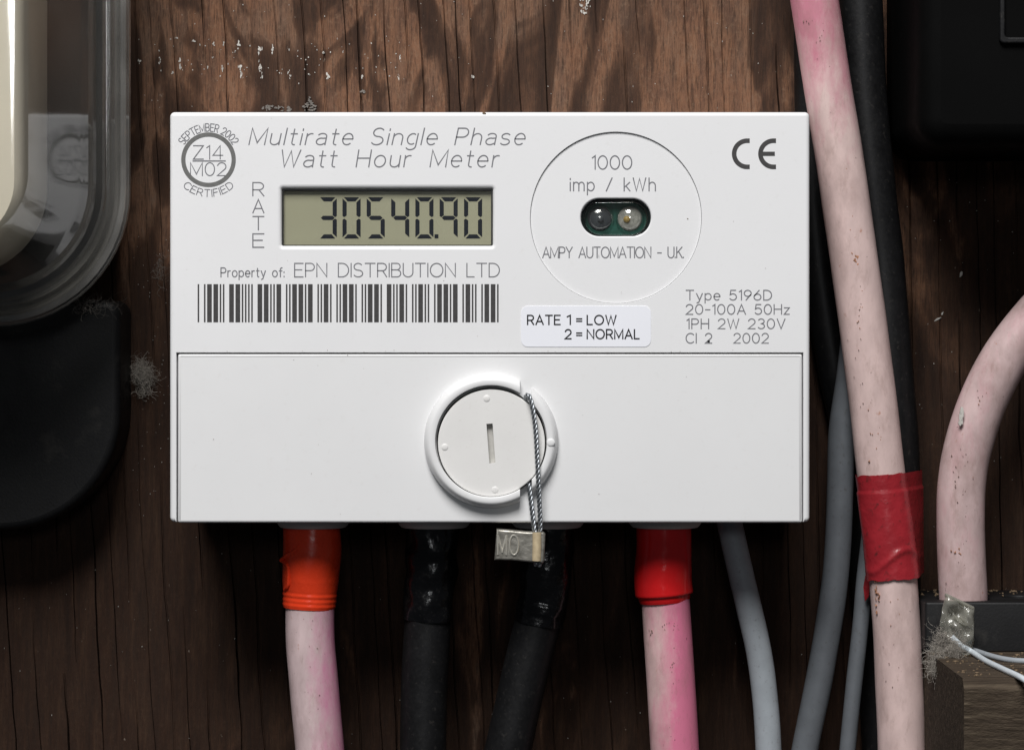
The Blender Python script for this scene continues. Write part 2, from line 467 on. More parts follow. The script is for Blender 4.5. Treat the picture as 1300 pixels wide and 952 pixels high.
GL = {
 'A': (.74, [[(0, 0), (.37, 1), (.74, 0)], [(.12, .33), (.62, .33)]]),
 'B': (.62, [[(0, 0), (0, 1), (.36, 1)] + arc(.36, .76, .22, .24, 90, -90) + [(0, .52)], [(.36, .52)] + arc(.37, .26, .25, .26, 90, -90) + [(0, 0)]]),
 'C': (.72, [arc(.42, .5, .42, .5, 45, 315, 20)]),
 'D': (.70, [[(0, 0), (0, 1), (.25, 1)] + arc(.25, .5, .45, .5, 90, -90, 14) + [(0, 0)]]),
 'E': (.58, [[(.58, 1), (0, 1), (0, 0), (.58, 0)], [(0, .52), (.5, .52)]]),
 'F': (.55, [[(.55, 1), (0, 1), (0, 0)], [(0, .52), (.46, .52)]]),
 'H': (.68, [[(0, 0), (0, 1)], [(.68, 0), (.68, 1)], [(0, .52), (.68, .52)]]),
 'I': (.0, [[(0, 0), (0, 1)]]),
 'K': (.6, [[(0, 0), (0, 1)], [(.58, 1), (0, .42)], [(.2, .60), (.6, 0)]]),
 'L': (.5, [[(0, 1), (0, 0), (.5, 0)]]),
 'M': (.84, [[(0, 0), (0, 1), (.42, .12), (.84, 1), (.84, 0)]]),
 'N': (.68, [[(0, 0), (0, 1), (.68, 0), (.68, 1)]]),
 'O': (.86, [oval(.86)]),
 'P': (.6, [[(0, 0), (0, 1), (.34, 1)] + arc(.34, .73, .26, .27, 90, -90) + [(0, .46)]]),
 'R': (.62, [[(0, 0), (0, 1), (.34, 1)] + arc(.34, .73, .26, .27, 90, -90) + [(0, .46)], [(.34, .46), (.62, 0)]]),
 'S': (.62, [arc(.31, .75, .28, .25, 35, 270, 14) + arc(.31, .25, .31, .25, 90, -150, 14)]),
 'T': (.68, [[(0, 1), (.68, 1)], [(.34, 1), (.34, 0)]]),
 'U': (.66, [[(0, 1), (0, .33)] + arc(.33, .33, .33, .33, 180, 360, 14) + [(.66, 1)]]),
 'V': (.70, [[(0, 1), (.35, 0), (.70, 1)]]),
 'W': (1.0, [[(0, 1), (.25, 0), (.5, .95), (.75, 0), (1.0, 1)]]),
 'Y': (.68, [[(0, 1), (.34, .48), (.68, 1)], [(.34, .48), (.34, 0)]]),
 'Z': (.66, [[(0, 1), (.66, 1), (0, 0), (.66, 0)]]),
 '0': (.66, [oval(.66)]),
 '1': (.20, [[(0, .84), (.20, 1), (.20, 0)]]),
 '2': (.62, [arc(.31, .70, .30, .30, 165, -35, 14) + [(0, 0), (.62, 0)]]),
 '3': (.6, [arc(.30, .76, .27, .24, 150, -90, 12) + arc(.30, .26, .30, .26, 90, -150, 12)]),
 '4': (.66, [[(.48, 0), (.48, 1), (0, .28), (.66, .28)]]),
 '5': (.6, [[(.54, 1), (.10, 1), (.04, .54)] + arc(.29, .32, .31, .32, 130, -150, 14)]),
 '6': (.62, [[(.46, 1), (.06, .46)] + arc(.31, .31, .31, .31, 150, 510, 20)]),
 '9': (.62, [[(.16, 0), (.56, .54)] + arc(.31, .69, .31, .31, -30, 330, 20)]),
 'a': (.52, [arc(.26, .50, .24, .18, 150, 0, 8) + [(.50, 0)], [(.50, .40)] + arc(.24, .20, .24, .20, 70, 290, 12) + [(.50, .10)]]),
 'e': (.54, [[(0, .35), (.54, .35)] + arc(.27, .34, .27, .34, 0, 310, 18)]),
 'f': (.34, [arc(.30, .82, .16, .18, 70, 180, 6) + [(.14, 0)], [(0, .66), (.34, .66)]]),
 'g': (.52, [arc(.26, .35, .26, .32, 60, 300, 14), [(.52, .67), (.52, -.08)] + arc(.26, -.08, .26, .22, 0, -150, 10)]),
 'h': (.50, [[(0, 0), (0, 1)], [(0, .40)] + arc(.25, .40, .25, .27, 180, 0, 10) + [(.50, 0)]]),
 'i': (.0, [[(0, 0), (0, .66)], [(0, .86), (0, .96)]]),
 'k': (.46, [[(0, 0), (0, 1)], [(.44, .66), (0, .26)], [(.14, .38), (.46, 0)]]),
 'l': (.0, [[(0, 0), (0, 1)]]),
 'm': (.84, [[(0, 0), (0, .67)], [(0, .42)] + arc(.21, .44, .21, .23, 180, 0, 8) + [(.42, 0)], [(.42, .42)] + arc(.63, .44, .21, .23, 180, 0, 8) + [(.84, 0)]]),
 'n': (.50, [[(0, 0), (0, .67)], [(0, .40)] + arc(.25, .42, .25, .25, 180, 0, 10) + [(.50, 0)]]),
 'o': (.58, [oval(.58, .68)]),
 'p': (.54, [[(0, .67), (0, -.30)], arc(.27, .34, .27, .33, 140, -140, 14)]),
 'r': (.30, [[(0, 0), (0, .67)], [(0, .40)] + arc(.24, .42, .24, .25, 180, 75, 7)]),
 's': (.48, [arc(.24, .51, .22, .165, 35, 270, 10) + arc(.24, .17, .24, .175, 90, -150, 10)]),
 't': (.34, [[(.14, .94), (.14, .14)] + arc(.28, .14, .14, .14, 180, 280, 6), [(0, .66), (.34, .66)]]),
 'u': (.50, [[(0, .67), (0, .25)] + arc(.25, .25, .25, .25, 180, 360, 10), [(.50, .67), (.50, 0)]]),
 'y': (.52, [[(0, .67), (.27, .02)], [(.52, .67), (.20, -.22), (.04, -.28)]]),
 'z': (.46, [[(0, .66), (.46, .66), (0, 0), (.46, 0)]]),
 '/': (.46, [[(0, 0), (.46, 1)]]),
 '-': (.42, [[(0, .46), (.42, .46)]]),
 '=': (.56, [[(0, .36), (.56, .36)], [(0, .62), (.56, .62)]]),
 '.': (.04, [[(0, 0), (.0, .07)]]),
 ':': (.04, [[(0, 0), (.0, .08)], [(0, .48), (0, .56)]]),
}

def layout(text, gap=.22, space=.62):
    x = 0.0; out = []
    for ch in text:
        if ch == ' ':
            x += space; continue
        w, st = GL[ch]
        out.append((x, w, st)); x += w + gap
    return out, x - gap

_lift = [0]
def ribbon(bm, pts, hw, y):
    """a flat printed stroke; pts in photo pixels on the plane y"""
    q = [Vector(p) for p in pts]
    c = [q[0]]
    for p in q[1:]:
        if (p - c[-1]).length > 1e-4: c.append(p)
    if len(c) < 2: return
    closed = (c[0] - c[-1]).length < 1e-3
    if closed: c = c[:-1]
    n = len(c); L = []; Rr = []
    for i in range(n):
        a = c[i - 1] if (i > 0 or closed) else None
        b2 = c[(i + 1) % n] if (i < n - 1 or closed) else None
        d1 = (c[i] - a).normalized() if a is not None else (b2 - c[i]).normalized()
        d2 = (b2 - c[i]).normalized() if b2 is not None else d1
        n1 = Vector((-d1.y, d1.x)); n2 = Vector((-d2.y, d2.x))
        m = (n1 + n2)
        m = m.normalized() if m.length > 1e-5 else n1
        s = hw / max(.45, m.dot(n1))
        p = c[i].copy()
        if not closed and i == 0: p -= d1 * hw * .7
        if not closed and i == n - 1: p += d2 * hw * .7
        L.append(p + m * s); Rr.append(p - m * s)
    _lift[0] = (_lift[0] + 1) % 9
    yy = y - 2.5e-6 * _lift[0]
    vl = [bm.verts.new(P(v.x, v.y, yy)) for v in L]
    vr = [bm.verts.new(P(v.x, v.y, yy)) for v in Rr]
    for i in range(n if closed else n - 1):
        j = (i + 1) % n
        bm.faces.new((vl[i], vl[j], vr[j], vr[i]))

def text(bm, s, x0, x1, base, cap, w=1.3, slant=0.0, y=-3e-5, gap=.22, space=.62):
    lay, tot = layout(s, gap, space)
    sx = (x1 - x0 - slant * cap) / tot
    for (gx, gw, st) in lay:
        for pl in st:
            ribbon(bm, [(x0 + (gx + px) * sx + slant * cap * py, base - py * cap) for px, py in pl], w / 2, y)

def text_arc(bm, s, cx, cy, r, cap, a0, a1, w, y=-3e-5, inside=False, gap=.22, space=.5):
    """letters along an arc; angles in degrees, clockwise from the top for the upper arc"""
    lay, tot = layout(s, gap, space)
    for (gx, gw, st) in lay:
        for pl in st:
            pts = []
            for px, py in pl:
                t = (gx + px) / tot
                a = R(a0 + (a1 - a0) * t)
                rr = r + py * cap if not inside else r - py * cap
                pts.append((cx + rr * math.sin(a), cy - rr * math.cos(a)))
            ribbon(bm, pts, w / 2, y)

def printed(name, fn, m, parent):
    bm = bmesh.new(); fn(bm)
    for f in bm.faces:
        f.normal_update()
        if f.normal.y > 0: f.normal_flip()
    return finish(name, bm, m, parent, smooth=False)

# ================================================================== THE SETTING: weathered wooden board
def build_wall():
    rnd = random.Random(11)
    bm = bmesh.new()
    x = -1500.0
    cols = []                               # (base pixel column, depth, crack id)
    cid = 0
    while x < 2900:
        w = rnd.choice((.5, .7, .9, 1.2)); dpt = rnd.choice((.5, .9, 1.4, 1.9))
        cols += [(x - w - .25, 0, cid), (x - w * .4, dpt, cid), (x + w * .4, dpt, cid), (x + w + .25, 0, cid)]
        step = rnd.uniform(15, 38)
        cols.append((x + step * .35, -rnd.uniform(-.12, .18), cid)); cols.append((x + step * .68, -rnd.uniform(-.12, .18), cid + .5))
        x += step; cid += 1
    rows = [(-1400 + 14 * i) for i in range(235)]
    k = K(WALL)
    grid = []
    for ry in rows:
        line = []
        for (cx, dp, ci) in cols:
            wav = 3.2 * noise.noise(Vector((ci * 3.1, ry * .008, 0))) + 1.2 * noise.noise(Vector((ci * 7.7, ry * .03, 4)))
            lean = (ry - 100) * .055 * (1 if cx < 900 else .4)
            fade = max(0.0, min(1.0, .50 + 1.6 * noise.noise(Vector((ci * 1.7, ry * .0045, 9)))))
            d = dp * (fade if dp > 0.2 else 1.0) * .001 + .00012 * noise.noise(Vector((cx * .06, ry * .02, 2)))
            line.append(bm.verts.new(((cx + lean + wav - 650) * k, WALL + max(-.0003, d), (431 - ry) * k)))
        grid.append(line)
    for a, b2 in zip(grid, grid[1:]):
        for i in range(len(cols) - 1):
            bm.faces.new((a[i], b2[i], b2[i + 1], a[i + 1]))
    # thickness: a back sheet and four sides
    x0 = min(v.co.x for v in grid[0]); x1 = max(v.co.x for v in grid[-1])
    border = [grid[0][0], grid[0][-1], grid[-1][-1], grid[-1][0]]
    bk = [bm.verts.new((v.co.x, WALL + .018, v.co.z)) for v in border]
    bm.faces.new(bk)
    for line, (p, q) in ((grid[0], (0, 1)), (grid[-1], (3, 2))):
        bm.faces.new(list(line) + [bk[q], bk[p]])
    for ci, (p, q) in ((0, (0, 3)), (-1, (1, 2))):
        bm.faces.new([g[ci] for g in grid] + [bk[q], bk[p]])
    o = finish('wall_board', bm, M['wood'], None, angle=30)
    o['kind'] = 'structure'
    o['label'] = 'weathered dark brown wooden board with vertical cracks behind the meters'
    return o
wall = build_wall()

def flake(bm, px, py, w, h, rnd, y=WALL, th=.00008, ang=0.0):
    k = K(y); n = 7
    c = Vector(((px - 650) * k, 0, (431 - py) * k))
    pts = []
    for i in range(n):
        a = 2 * math.pi * i / n + rnd.uniform(-.3, .3)
        r = rnd.uniform(.45, 1.0)
        dx, dz = math.cos(a) * w * .5 * r * k, math.sin(a) * h * .5 * r * k
        pts.append((c.x + dx * math.cos(ang) - dz * math.sin(ang), c.z + dx * math.sin(ang) + dz * math.cos(ang)))
    top = [bm.verts.new((x, y - th - rnd.uniform(0, .00012), z)) for x, z in pts]
    bot = [bm.verts.new((x, y + .0003, z)) for x, z in pts]
    bm.faces.new(top)
    for i in range(n):
        j = (i + 1) % n
        bm.faces.new((top[i], bot[i], bot[j], top[j]))

def build_flecks():
    rnd = random.Random(5)
    bm = bmesh.new()
    key = [(368, 160, 7, 16), (440, 175, 9, 18), (485, 172, 6, 18), (160, 230, 6, 22), (370, 238, 10, 14), (375, 265, 5, 14), (446, 240, 7, 16), (450, 270, 5, 16),
           (545, 258, 7, 16), (680, 268, 8, 14), (210, 143, 6, 5), (280, 155, 5, 8), (20, 213, 6, 8), (615, 262, 5, 4), (665, 185, 5, 6), (930, 270, 4, 14), (935, 205, 4, 14),
           (1190, 268, 5, 10), (800, 270, 4, 10), (135, 255, 7, 5), (90, 218, 4, 10), (150, 135, 5, 4), (315, 155, 4, 10), (545, 175, 3, 8), (310, 240, 4, 12), (260, 240, 3, 10)]
    for x, y, w, h in key:
        for q in range(7):
            u = rnd.uniform(.35, 1.0)
            flake(bm, 170 + x / 2.766 + rnd.gauss(0, w * .14), y / 2.766 + rnd.gauss(0, h * .15), 1.45 * w / 2.766 * u, 1.35 * h / 2.766 * rnd.uniform(.3, .9), rnd)
    for i in range(80):                    # two sprinkled rows where something rubbed the paint
        x = rnd.uniform(190, 520); y = rnd.choice((58, 62, 86, 92)) + rnd.gauss(0, 7)
        flake(bm, x, y, rnd.uniform(.8, 2.2), rnd.uniform(1.0, 4.0), rnd)
    for i in range(60):
        flake(bm, rnd.uniform(170, 1010), rnd.uniform(0, 138), rnd.uniform(.7, 1.6), rnd.uniform(.8, 3.0), rnd)
    for i in range(30):                     # pale smear at the top edge
        flake(bm, rnd.gauss(742, 4), rnd.uniform(0, 20), rnd.uniform(1, 3), rnd.uniform(2, 6), rnd)
    for i in range(60):
        flake(bm, rnd.uniform(165, 215), rnd.uniform(300, 660), rnd.uniform(.6, 1.4), rnd.uniform(.6, 2.2), rnd)
    for i in range(80):
        flake(bm, rnd.uniform(0, 1160), rnd.uniform(680, 950), rnd.uniform(.6, 1.5), rnd.uniform(.6, 3), rnd)
    for i in range(50):
        flake(bm, rnd.uniform(1120, 1290), rnd.uniform(60, 700), rnd.uniform(.6, 1.8), rnd.uniform(.6, 2.5), rnd)
    for (x, y, w, h, a) in ((1155, 110, 16, 9, .2), (1220, 348, 5, 10, -.3), (1190, 405, 16, 4, .5), (1196, 398, 8, 3, 1.0)):
        flake(bm, x, y, w, h, rnd, ang=a)
    bmesh.ops.recalc_face_normals(bm, faces=bm.faces[:])
    o = finish('paint_flecks', bm, M['fleck'], wall, smooth=False)
    o['kind'] = 'stuff'
build_flecks()

# ================================================================== THE ELECTRICITY METER
bx0, bx1, bz0, bz1 = (215.5 - 650) * S, (1028 - 650) * S, (431 - 662.5) * S, (431 - 142.5) * S
meter = thing('electricity_meter', 'white plastic digital electricity meter with barcode and display on the wooden board', 'electricity meter', (0.5 * (bx0 + bx1), WALL, bz0))

def U_outline():
    """the case outline: a rounded rectangle with the bay for the terminal cover open at the bottom"""
    o = []
    r = 6 * S
    ix0, ix1, it = (224.2 - 650) * S, (1019.6 - 650) * S, (431 - 448) * S
    def corner(cx, cz, a0, rr=r, n=6):
        return [(cx + rr * math.cos(R(a0 + 90 * i / n)), cz + rr * math.sin(R(a0 + 90 * i / n))) for i in range(n + 1)]
    o += corner(bx0 + r, bz0 + r, 180)[:-1] + [(bx0 + r, bz0)]
    o += [(ix0, bz0), (ix0, it), (ix1, it), (ix1, bz0)]
    o += corner(bx1 - r, bz0 + r, 270)
    o += corner(bx1 - r, bz1 - r, 0) + corner(bx0 + r, bz1 - r, 90)
    bv = [.00012 if (ix0 - 1e-6 <= x <= ix1 + 1e-6 and z <= it + 1e-6) else .0008 for x, z in o]
    return o, bv

disp = px_rect(357.5, 625.6, 239.4, 312.2, 2)
ucase, ubev = U_outline()
oring = circle((782 - 650) * S, (431 - 276.7) * S, 109 * S, 96)
case = make_slab('case', ucase, [disp, oring], 0.0, 0.006, ubev, M['white'], meter, [0.0008, 0.00008], 5)
# body behind the front shell
make_slab('case_body', rrect(bx0 + .00004, bx1 - .00004, (431 - 447) * S, bz1 - .00004, 6 * S), [], 0.0061, WALL - .0005, 0.0, M['white'], meter)
make_slab('case_base', rrect(bx0 + .0006, bx1 - .0006, bz0 + .002, (431 - 447) * S - .0001, .0008), [], 0.0075, WALL - .0005, 0.0, M['dark'], meter)
# display
make_slab('display_frame', px_rect(356.5, 626.6, 238.4, 313.2, 2), [px_rect(359.4, 623.4, 242.0, 310.8, 1.2)], 0.0009, 0.0024, 0.0, M['frame_black'], meter)
lcd = make_slab('display', px_rect(357.6, 625.5, 239.5, 312.1, 1, .0019), [], 0.0019, 0.0030, 0.0, M['lcd'], meter)
make_slab('display_pane', px_rect(358.2, 625, 240, 311.6, 1), [], 0.0011, 0.0014, 0.0001, M['pane'], meter)
# lip round the window
SEG = {'3': 'abgcd', '0': 'abcdef', '5': 'afgcd', '4': 'fgbc', '9': 'abfgc'}
def digit(ch, x0, y0, w, h):
    bm = bmesh.new()
    t = 5.3; g = .8; yy = 0.0019 - 4e-5
    mid = y0 + h / 2
    def hseg(y, c):
        a, b2 = x0 + g + 1.0, x0 + w - g - 1.0
        if c == 'a': p = [(a, y), (b2, y), (b2 - t * .9, y + t), (a + t * .9, y + t)]
        elif c == 'd': p = [(a + t * .9, y - t), (b2 - t * .9, y - t), (b2, y), (a, y)]
        else: p = [(a + 1, y), (a + t * .7, y - t * .5), (b2 - t * .7, y - t * .5), (b2 - 1, y), (b2 - t * .7, y + t * .5), (a + t * .7, y + t * .5)]
        return p
    def vseg(x, ya, yb, side, top):
        s = 1 if side == 'l' else -1
        if top: return [(x, ya + 1.6), (x + s * t, ya + t + 1.2), (x + s * t, yb - t * .5 - .6), (x + s * t * .4, yb - .9), (x, yb - .9 - t * .3)]
        return [(x, ya + .9 + t * .3), (x + s * t * .4, ya + .9), (x + s * t, ya + t * .5 + .6), (x + s * t, yb - t - 1.2), (x, yb - 1.6)]
    shp = {'a': hseg(y0, 'a'), 'd': hseg(y0 + h, 'd'), 'g': hseg(mid, 'g'), 'f': vseg(x0, y0, mid, 'l', True), 'b': vseg(x0 + w, y0, mid, 'r', True),
           'e': vseg(x0, mid, y0 + h, 'l', False), 'c': vseg(x0 + w, mid, y0 + h, 'r', False)}
    for c in SEG[ch]:
        vs = [bm.verts.new(P(a, b2, yy)) for a, b2 in shp[c]]
        f = bm.faces.new(vs); f.normal_update()
        if f.normal.y > 0: f.normal_flip()
    return finish('digit', bm, M['segment'], lcd, smooth=False)
for ch, x in zip('3054090', (404.6, 434.8, 465.5, 496.6, 527.3, 558.1, 589.1)):
    digit(ch, x, 250.6, 23.0, 52.4)
bm = bmesh.new()
f = bm.faces.new([bm.verts.new(P(a, b2, .00186)) for a, b2 in ((551.6, 297.6), (551.6, 302.8), (556.6, 302.8), (556.6, 297.6))])
f.normal_update()
if f.normal.y > 0: f.normal_flip()
finish('decimal_point', bm, M['segment'], lcd, smooth=False)

# round optical disc with its port
pill = px_rect(737.2, 826.6, 252, 300, 23.9, 0, 14)
disc = make_slab('optical_disc', circle((782 - 650) * S, (431 - 276.7) * S, 108.6 * S, 96), [pill], 0.00040, 0.004, 0.0001, M['white'], meter, [0.0003])
port = make_slab('port_housing', px_rect(733, 831, 248, 304, 27.5, 0, 14), [px_rect(742.5, 821.5, 256.5, 298, 20.5, 0, 14)], 0.0014, 0.0050, 0.0006, M['port_wall'], disc, [0.0007])
make_slab('port_board', px_rect(740, 824, 254, 300, 22, 0, 10), [], 0.0036, 0.0046, 0.0, M['port_green'], disc)
def dome(name, cx, cy, r, y0, hgt, m, parent, n=24, rings=8):
    bm = bmesh.new(); k = K(0)
    c = Vector(((cx - 650) * k, y0, (431 - cy) * k)); r *= k
    loops = []
    for i in range(rings):
        a = math.pi / 2 * i / rings
        loops.append([(c.x + r * math.cos(a) * math.cos(2 * math.pi * q / n), y0 - hgt * math.sin(a), c.z + r * math.cos(a) * math.sin(2 * math.pi * q / n)) for q in range(n)])
    loft(bm, loops, False, True)
    bmesh.ops.recalc_face_normals(bm, faces=bm.faces[:])
    return finish(name, bm, m, parent, angle=60)
for cx, inner in ((762, 'sensor_black'), (800.5, 'lens_gold')):
    ln = dome('lens', cx, 277, 18.6, 0.0035, 0.0019, M['lens'], disc)
    dome('lens_cup', cx, 277, 15.5, 0.0036, 0.0008, M['lens_cup' if inner == 'lens_gold' else 'sensor_black'], ln)
    dome('emitter', cx - (4 if inner == 'lens_gold' else -1), 278, 4.6, 0.0029, 0.0006, M[inner], ln, 12, 5)
make_slab('port_window', px_rect(742, 822, 255.5, 298.5, 21, 0, 12), [], 0.0010, 0.0015, 0.0004, M['pane'], disc)

# printing on the case
def line(s, x0, x1, base, cap, w=1.25, slant=0.0, m='ink', y=-3e-5, **kw):
    return printed('printed_line', lambda bm: text(bm, s, x0, x1, base, cap, w * 1.2, slant, y, **kw), M[m], meter)
line('Multirate Single Phase', 316, 669.5, 184, 21, 1.3, .22, gap=.27, space=.75)
line('Watt Hour Meter', 355, 635, 212.2, 21.5, 1.3, .16, gap=.27, space=.85)
for ch, yb in (('R', 249), ('A', 270.5), ('T', 292), ('E', 314)):
    line(ch, 321, 335, yb, 17, 1.25)
line('Property of:', 280.5, 361, 351.6, 11.5, 1.15, gap=.24)
line('EPN DISTRIBUTION LTD', 374, 634, 351.6, 17.2, 1.15, gap=.17)
DY = .00040 - 3e-5
line('1000', 752, 802, 215, 17, 1.25, y=DY, gap=.2)
line('imp / kWh', 724, 832, 242.6, 16.5, 1.25, y=DY, gap=.26, space=.7)
line('AMPY AUTOMATION - U.K.', 689, 868, 327.4, 13.6, 1.15, y=DY, gap=.13, space=.6)
line('Type 5196D', 871, 979.5, 381, 12.4, 1.15, gap=.25)
line('20-100A 50Hz', 871, 1002, 399, 12.4, 1.15, gap=.25)
line('1PH 2W 230V', 872, 996.5, 417.3, 12.4, 1.15, gap=.25)
line('Cl 2   2002', 871, 975.5, 435.6, 12.4, 1.15, gap=.25)
printed('ink_blot', lambda bm: bm.faces.new([bm.verts.new(P(899.6 + 1.8 * math.cos(a * .6283), 433.3 + 1.7 * math.sin(a * .6283), -6e-5)) for a in range(10)]), M['ink_black'], meter)
# CE mark
def ce(bm):
    cy = 195.5
    for cx in (948.6, 982.0):
        ribbon(bm, [(x, -y) for x, y in arc(cx, -cy, 16.6, 16.6, 86, 274, 24)], 2.9, -3e-5)
    ribbon(bm, [(966.5, cy), (981.8, cy)], 2.7, -3e-5)
printed('conformity_mark', ce, M['ink_dark'], meter)
# certification stamp
cert = printed('certification_ring', lambda bm: ribbon(bm, arc(264.7, 203, 32.0, 32.0, 0, 360, 64), 2.7, -3e-5), M['ink_ring'], meter)
def cert_text(bm):
    text(bm, 'Z14', 245.5, 283, 202.2, 17, 1.3, 0, -3e-5, .22)
    ribbon(bm, [(245, 204.6), (286, 204.6)], .8, -3e-5)
    text(bm, 'M02', 241.8, 287, 223.2, 16.4, 1.3, 0, -3e-5, .2)
    text_arc(bm, 'SEPTEMBER 2002', 264.7, 203, 36.2, 9.5, -58, 58, 1.15)
    text_arc(bm, 'CERTIFIED', 264.7, 203, 47.0, 9.0, 224, 136, 1.1, inside=True, gap=.2)
printed('lettering', cert_text, M['ink'], cert)
# barcode: narrow and wide bars
CODE = {'0': ('nnwwn', 2), '1': ('wnnnw', 2), '2': ('nwnnw', 2), '5': ('wnwnn', 2), '7': ('nnnww', 2), '9': ('nwnwn', 2), 'E': ('wnwnn', 3), 'Z': ('nwwnn', 1), '*': ('nnwwn', 1)}
def barcode(bm):
    x = 250.9; m = (633.0 - 250.9) / 191.0
    for ch in '*Z02E115179*':
        bars, sp = CODE[ch]
        for i, c in enumerate(bars):
            w = m * (3 if c == 'w' else 1)
            vs = [bm.verts.new(P(a, b2, -3e-5)) for a, b2 in ((x, 360.8), (x, 409.2), (x + w, 409.2), (x + w, 360.8))]
            bm.faces.new(vs)
            x += w
            if i < 4: x += m * (3 if i + 1 == sp else 1)
        x += m
printed('barcode', barcode, M['ink_dark'], meter)
# stuck-on label
stk = make_slab('sticker', px_rect(661.5, 826.5, 388.5, 440.5, 9), [], -0.00010, 0.00002, 0.00002, M['sticker'], meter, None, 1)
stk['label'] = 'white rounded paper sticker with the rate key'
def stick_text(bm):
    yy = -0.00014
    def bold(s, x0, x1, base): text(bm, s, x0, x1, base, 11.6, 1.75, 0, yy, gap=.24, space=.55)
    bold('RATE', 669.8, 711.2, 412); bold('1', 720, 724, 412); bold('=', 732, 738.6, 412); bold('LOW', 745.5, 782, 412)
    bold('2', 717.5, 725, 430); bold('=', 732, 738.6, 430); bold('NORMAL', 745.5, 811.5, 430)
printed('lettering', stick_text, M['ink_black'], stk)

bm = bmesh.new()
rnd = random.Random(31)
for q in range(46):
    flake(bm, rnd.uniform(225, 1020), rnd.choice((rnd.uniform(150, 440), rnd.uniform(455, 655), rnd.gauss(447, 1.2))), rnd.uniform(.5, 1.3), rnd.uniform(.5, 1.3), rnd, -.00001, .00002)
flake(bm, 614.5, 144.0, 7, 3.4, rnd, .0004, .0004)
flake(bm, 873, 278, 2.4, 2.2, rnd, .00038, .00002)
bmesh.ops.recalc_face_normals(bm, faces=bm.faces[:])
o = finish('dirt_specks', bm, M['crumb'], meter, smooth=False)
o['kind'] = 'stuff'

# terminal cover with its locking screw
bcx, bcz = (623.6 - 650) * S, (431 - 559.4) * S
scx, scz = (624 - 650) * S, (431 - 561.8) * S
cover = make_slab('terminal_cover', px_rect(225.8, 1018.4, 449.6, 663.4, 2.2), [circle(scx, scz, 69.6 * S, 72)], 0.0, 0.0072, 0.0005, M['white_smooth'], meter, [0.0002])
def ring_part(xcut, keep_left, yf):
    pr = [(70.6, .001), (70.6, yf + .00022), (70.9, yf + .00006), (71.6, yf), (77.0, yf), (79.0, yf + .00012), (81.2, yf + .00055), (83.2, yf + .0011), (84.5, yf + .0018), (85.0, yf + .0024), (85.0, .001)]
    bm = bmesh.new()
    n = 72 if keep_left else 36
    loops = []
    for i in range(n + 1):
        lp = []
        for r, y in pr:
            a = math.acos(xcut / r)
            t = a + (2 * math.pi - 2 * a) * i / n if keep_left else -a + 2 * a * i / n
            lp.append((bcx + r * S * math.cos(t), y, bcz + r * S * math.sin(t)))
        loops.append(lp)
    loft(bm, loops, True, True)
    bmesh.ops.recalc_face_normals(bm, faces=bm.faces[:])
    return finish('boss_ring', bm, M['white_smooth'], cover, angle=40)
ring_part(36.4, True, -.0030)
ring_part(51.5, False, -.0028)
# outer soft skirt of the boss
make_slab('screw_well', circle(scx, scz, 69 * S, 48), [], 0.0052, 0.0060, 0.0, M['dark'], cover)
def disc_outline(r, xcut, left):
    a = math.degrees(math.acos(xcut / r))
    if left: return [(scx + r * S * math.cos(R(t)), scz + r * S * math.sin(R(t))) for t in [a + (360 - 2 * a) * i / 70 for i in range(71)]]
    return [(scx + r * S * math.cos(R(t)), scz + r * S * math.sin(R(t))) for t in [-a + 2 * a * i / 30 for i in range(31)]]
def rot_rect(cx, cy, w, h, ang):
    cx, cz = (cx - 650) * S, (431 - cy) * S; w *= S; h *= S
    return [(cx + x * math.cos(ang) - z * math.sin(ang), cz + x * math.sin(ang) + z * math.cos(ang)) for x, z in ((-w / 2, -h / 2), (w / 2, -h / 2), (w / 2, h / 2), (-w / 2, h / 2))]
screw = make_slab('locking_screw', circle(scx, scz, 67.8 * S, 90), [rot_rect(623.4, 562.5, 7.6, 50, R(4.2))], -0.0022, 0.005, 0.00025, M['disc'], cover, [0.00006])
make_slab('screw_slot', rot_rect(623.4, 562.5, 7.5, 49.6, R(4.2)), [], -0.0009, 0.0, 0.0, M['slotgrey'], screw)
for nx, ny, yy in ((618, 505.5, -.0022), (565, 567, -.0022), (628.5, 621, -.0022)):
    dome('screw_nub', nx, ny, 4.6, yy + .00002, .00017, M['disc'], screw, 14, 5)
dome('boss_nub', 699, 561, 5.4, -.00278, .00025, M['white_smooth'], cover, 14, 5)
# moulded ledges round the terminal outlets
for cx in (397.5, 551, 695.5, 844.5):
    bm = bmesh.new(); k = K(.017)
    X = (cx - 650) * k; r = 47.5 * k
    loops = []
    for (z, rr) in ((bz0 + .004, r), (bz0 - .0003, r), (bz0 - .0010, r * .975), (bz0 - .0017, r * .925), (bz0 - .0021, r * .87), (bz0 - .0022, r * .81), (bz0 + .002, r * .80)):
        loops.append([(X + rr * math.cos(2 * math.pi * q / 40), .017 + rr * math.sin(2 * math.pi * q / 40), z) for q in range(40)])
    loft(bm, loops)
    bmesh.ops.recalc_face_normals(bm, faces=bm.faces[:])
    finish('terminal_collar', bm, M['collar'], meter)

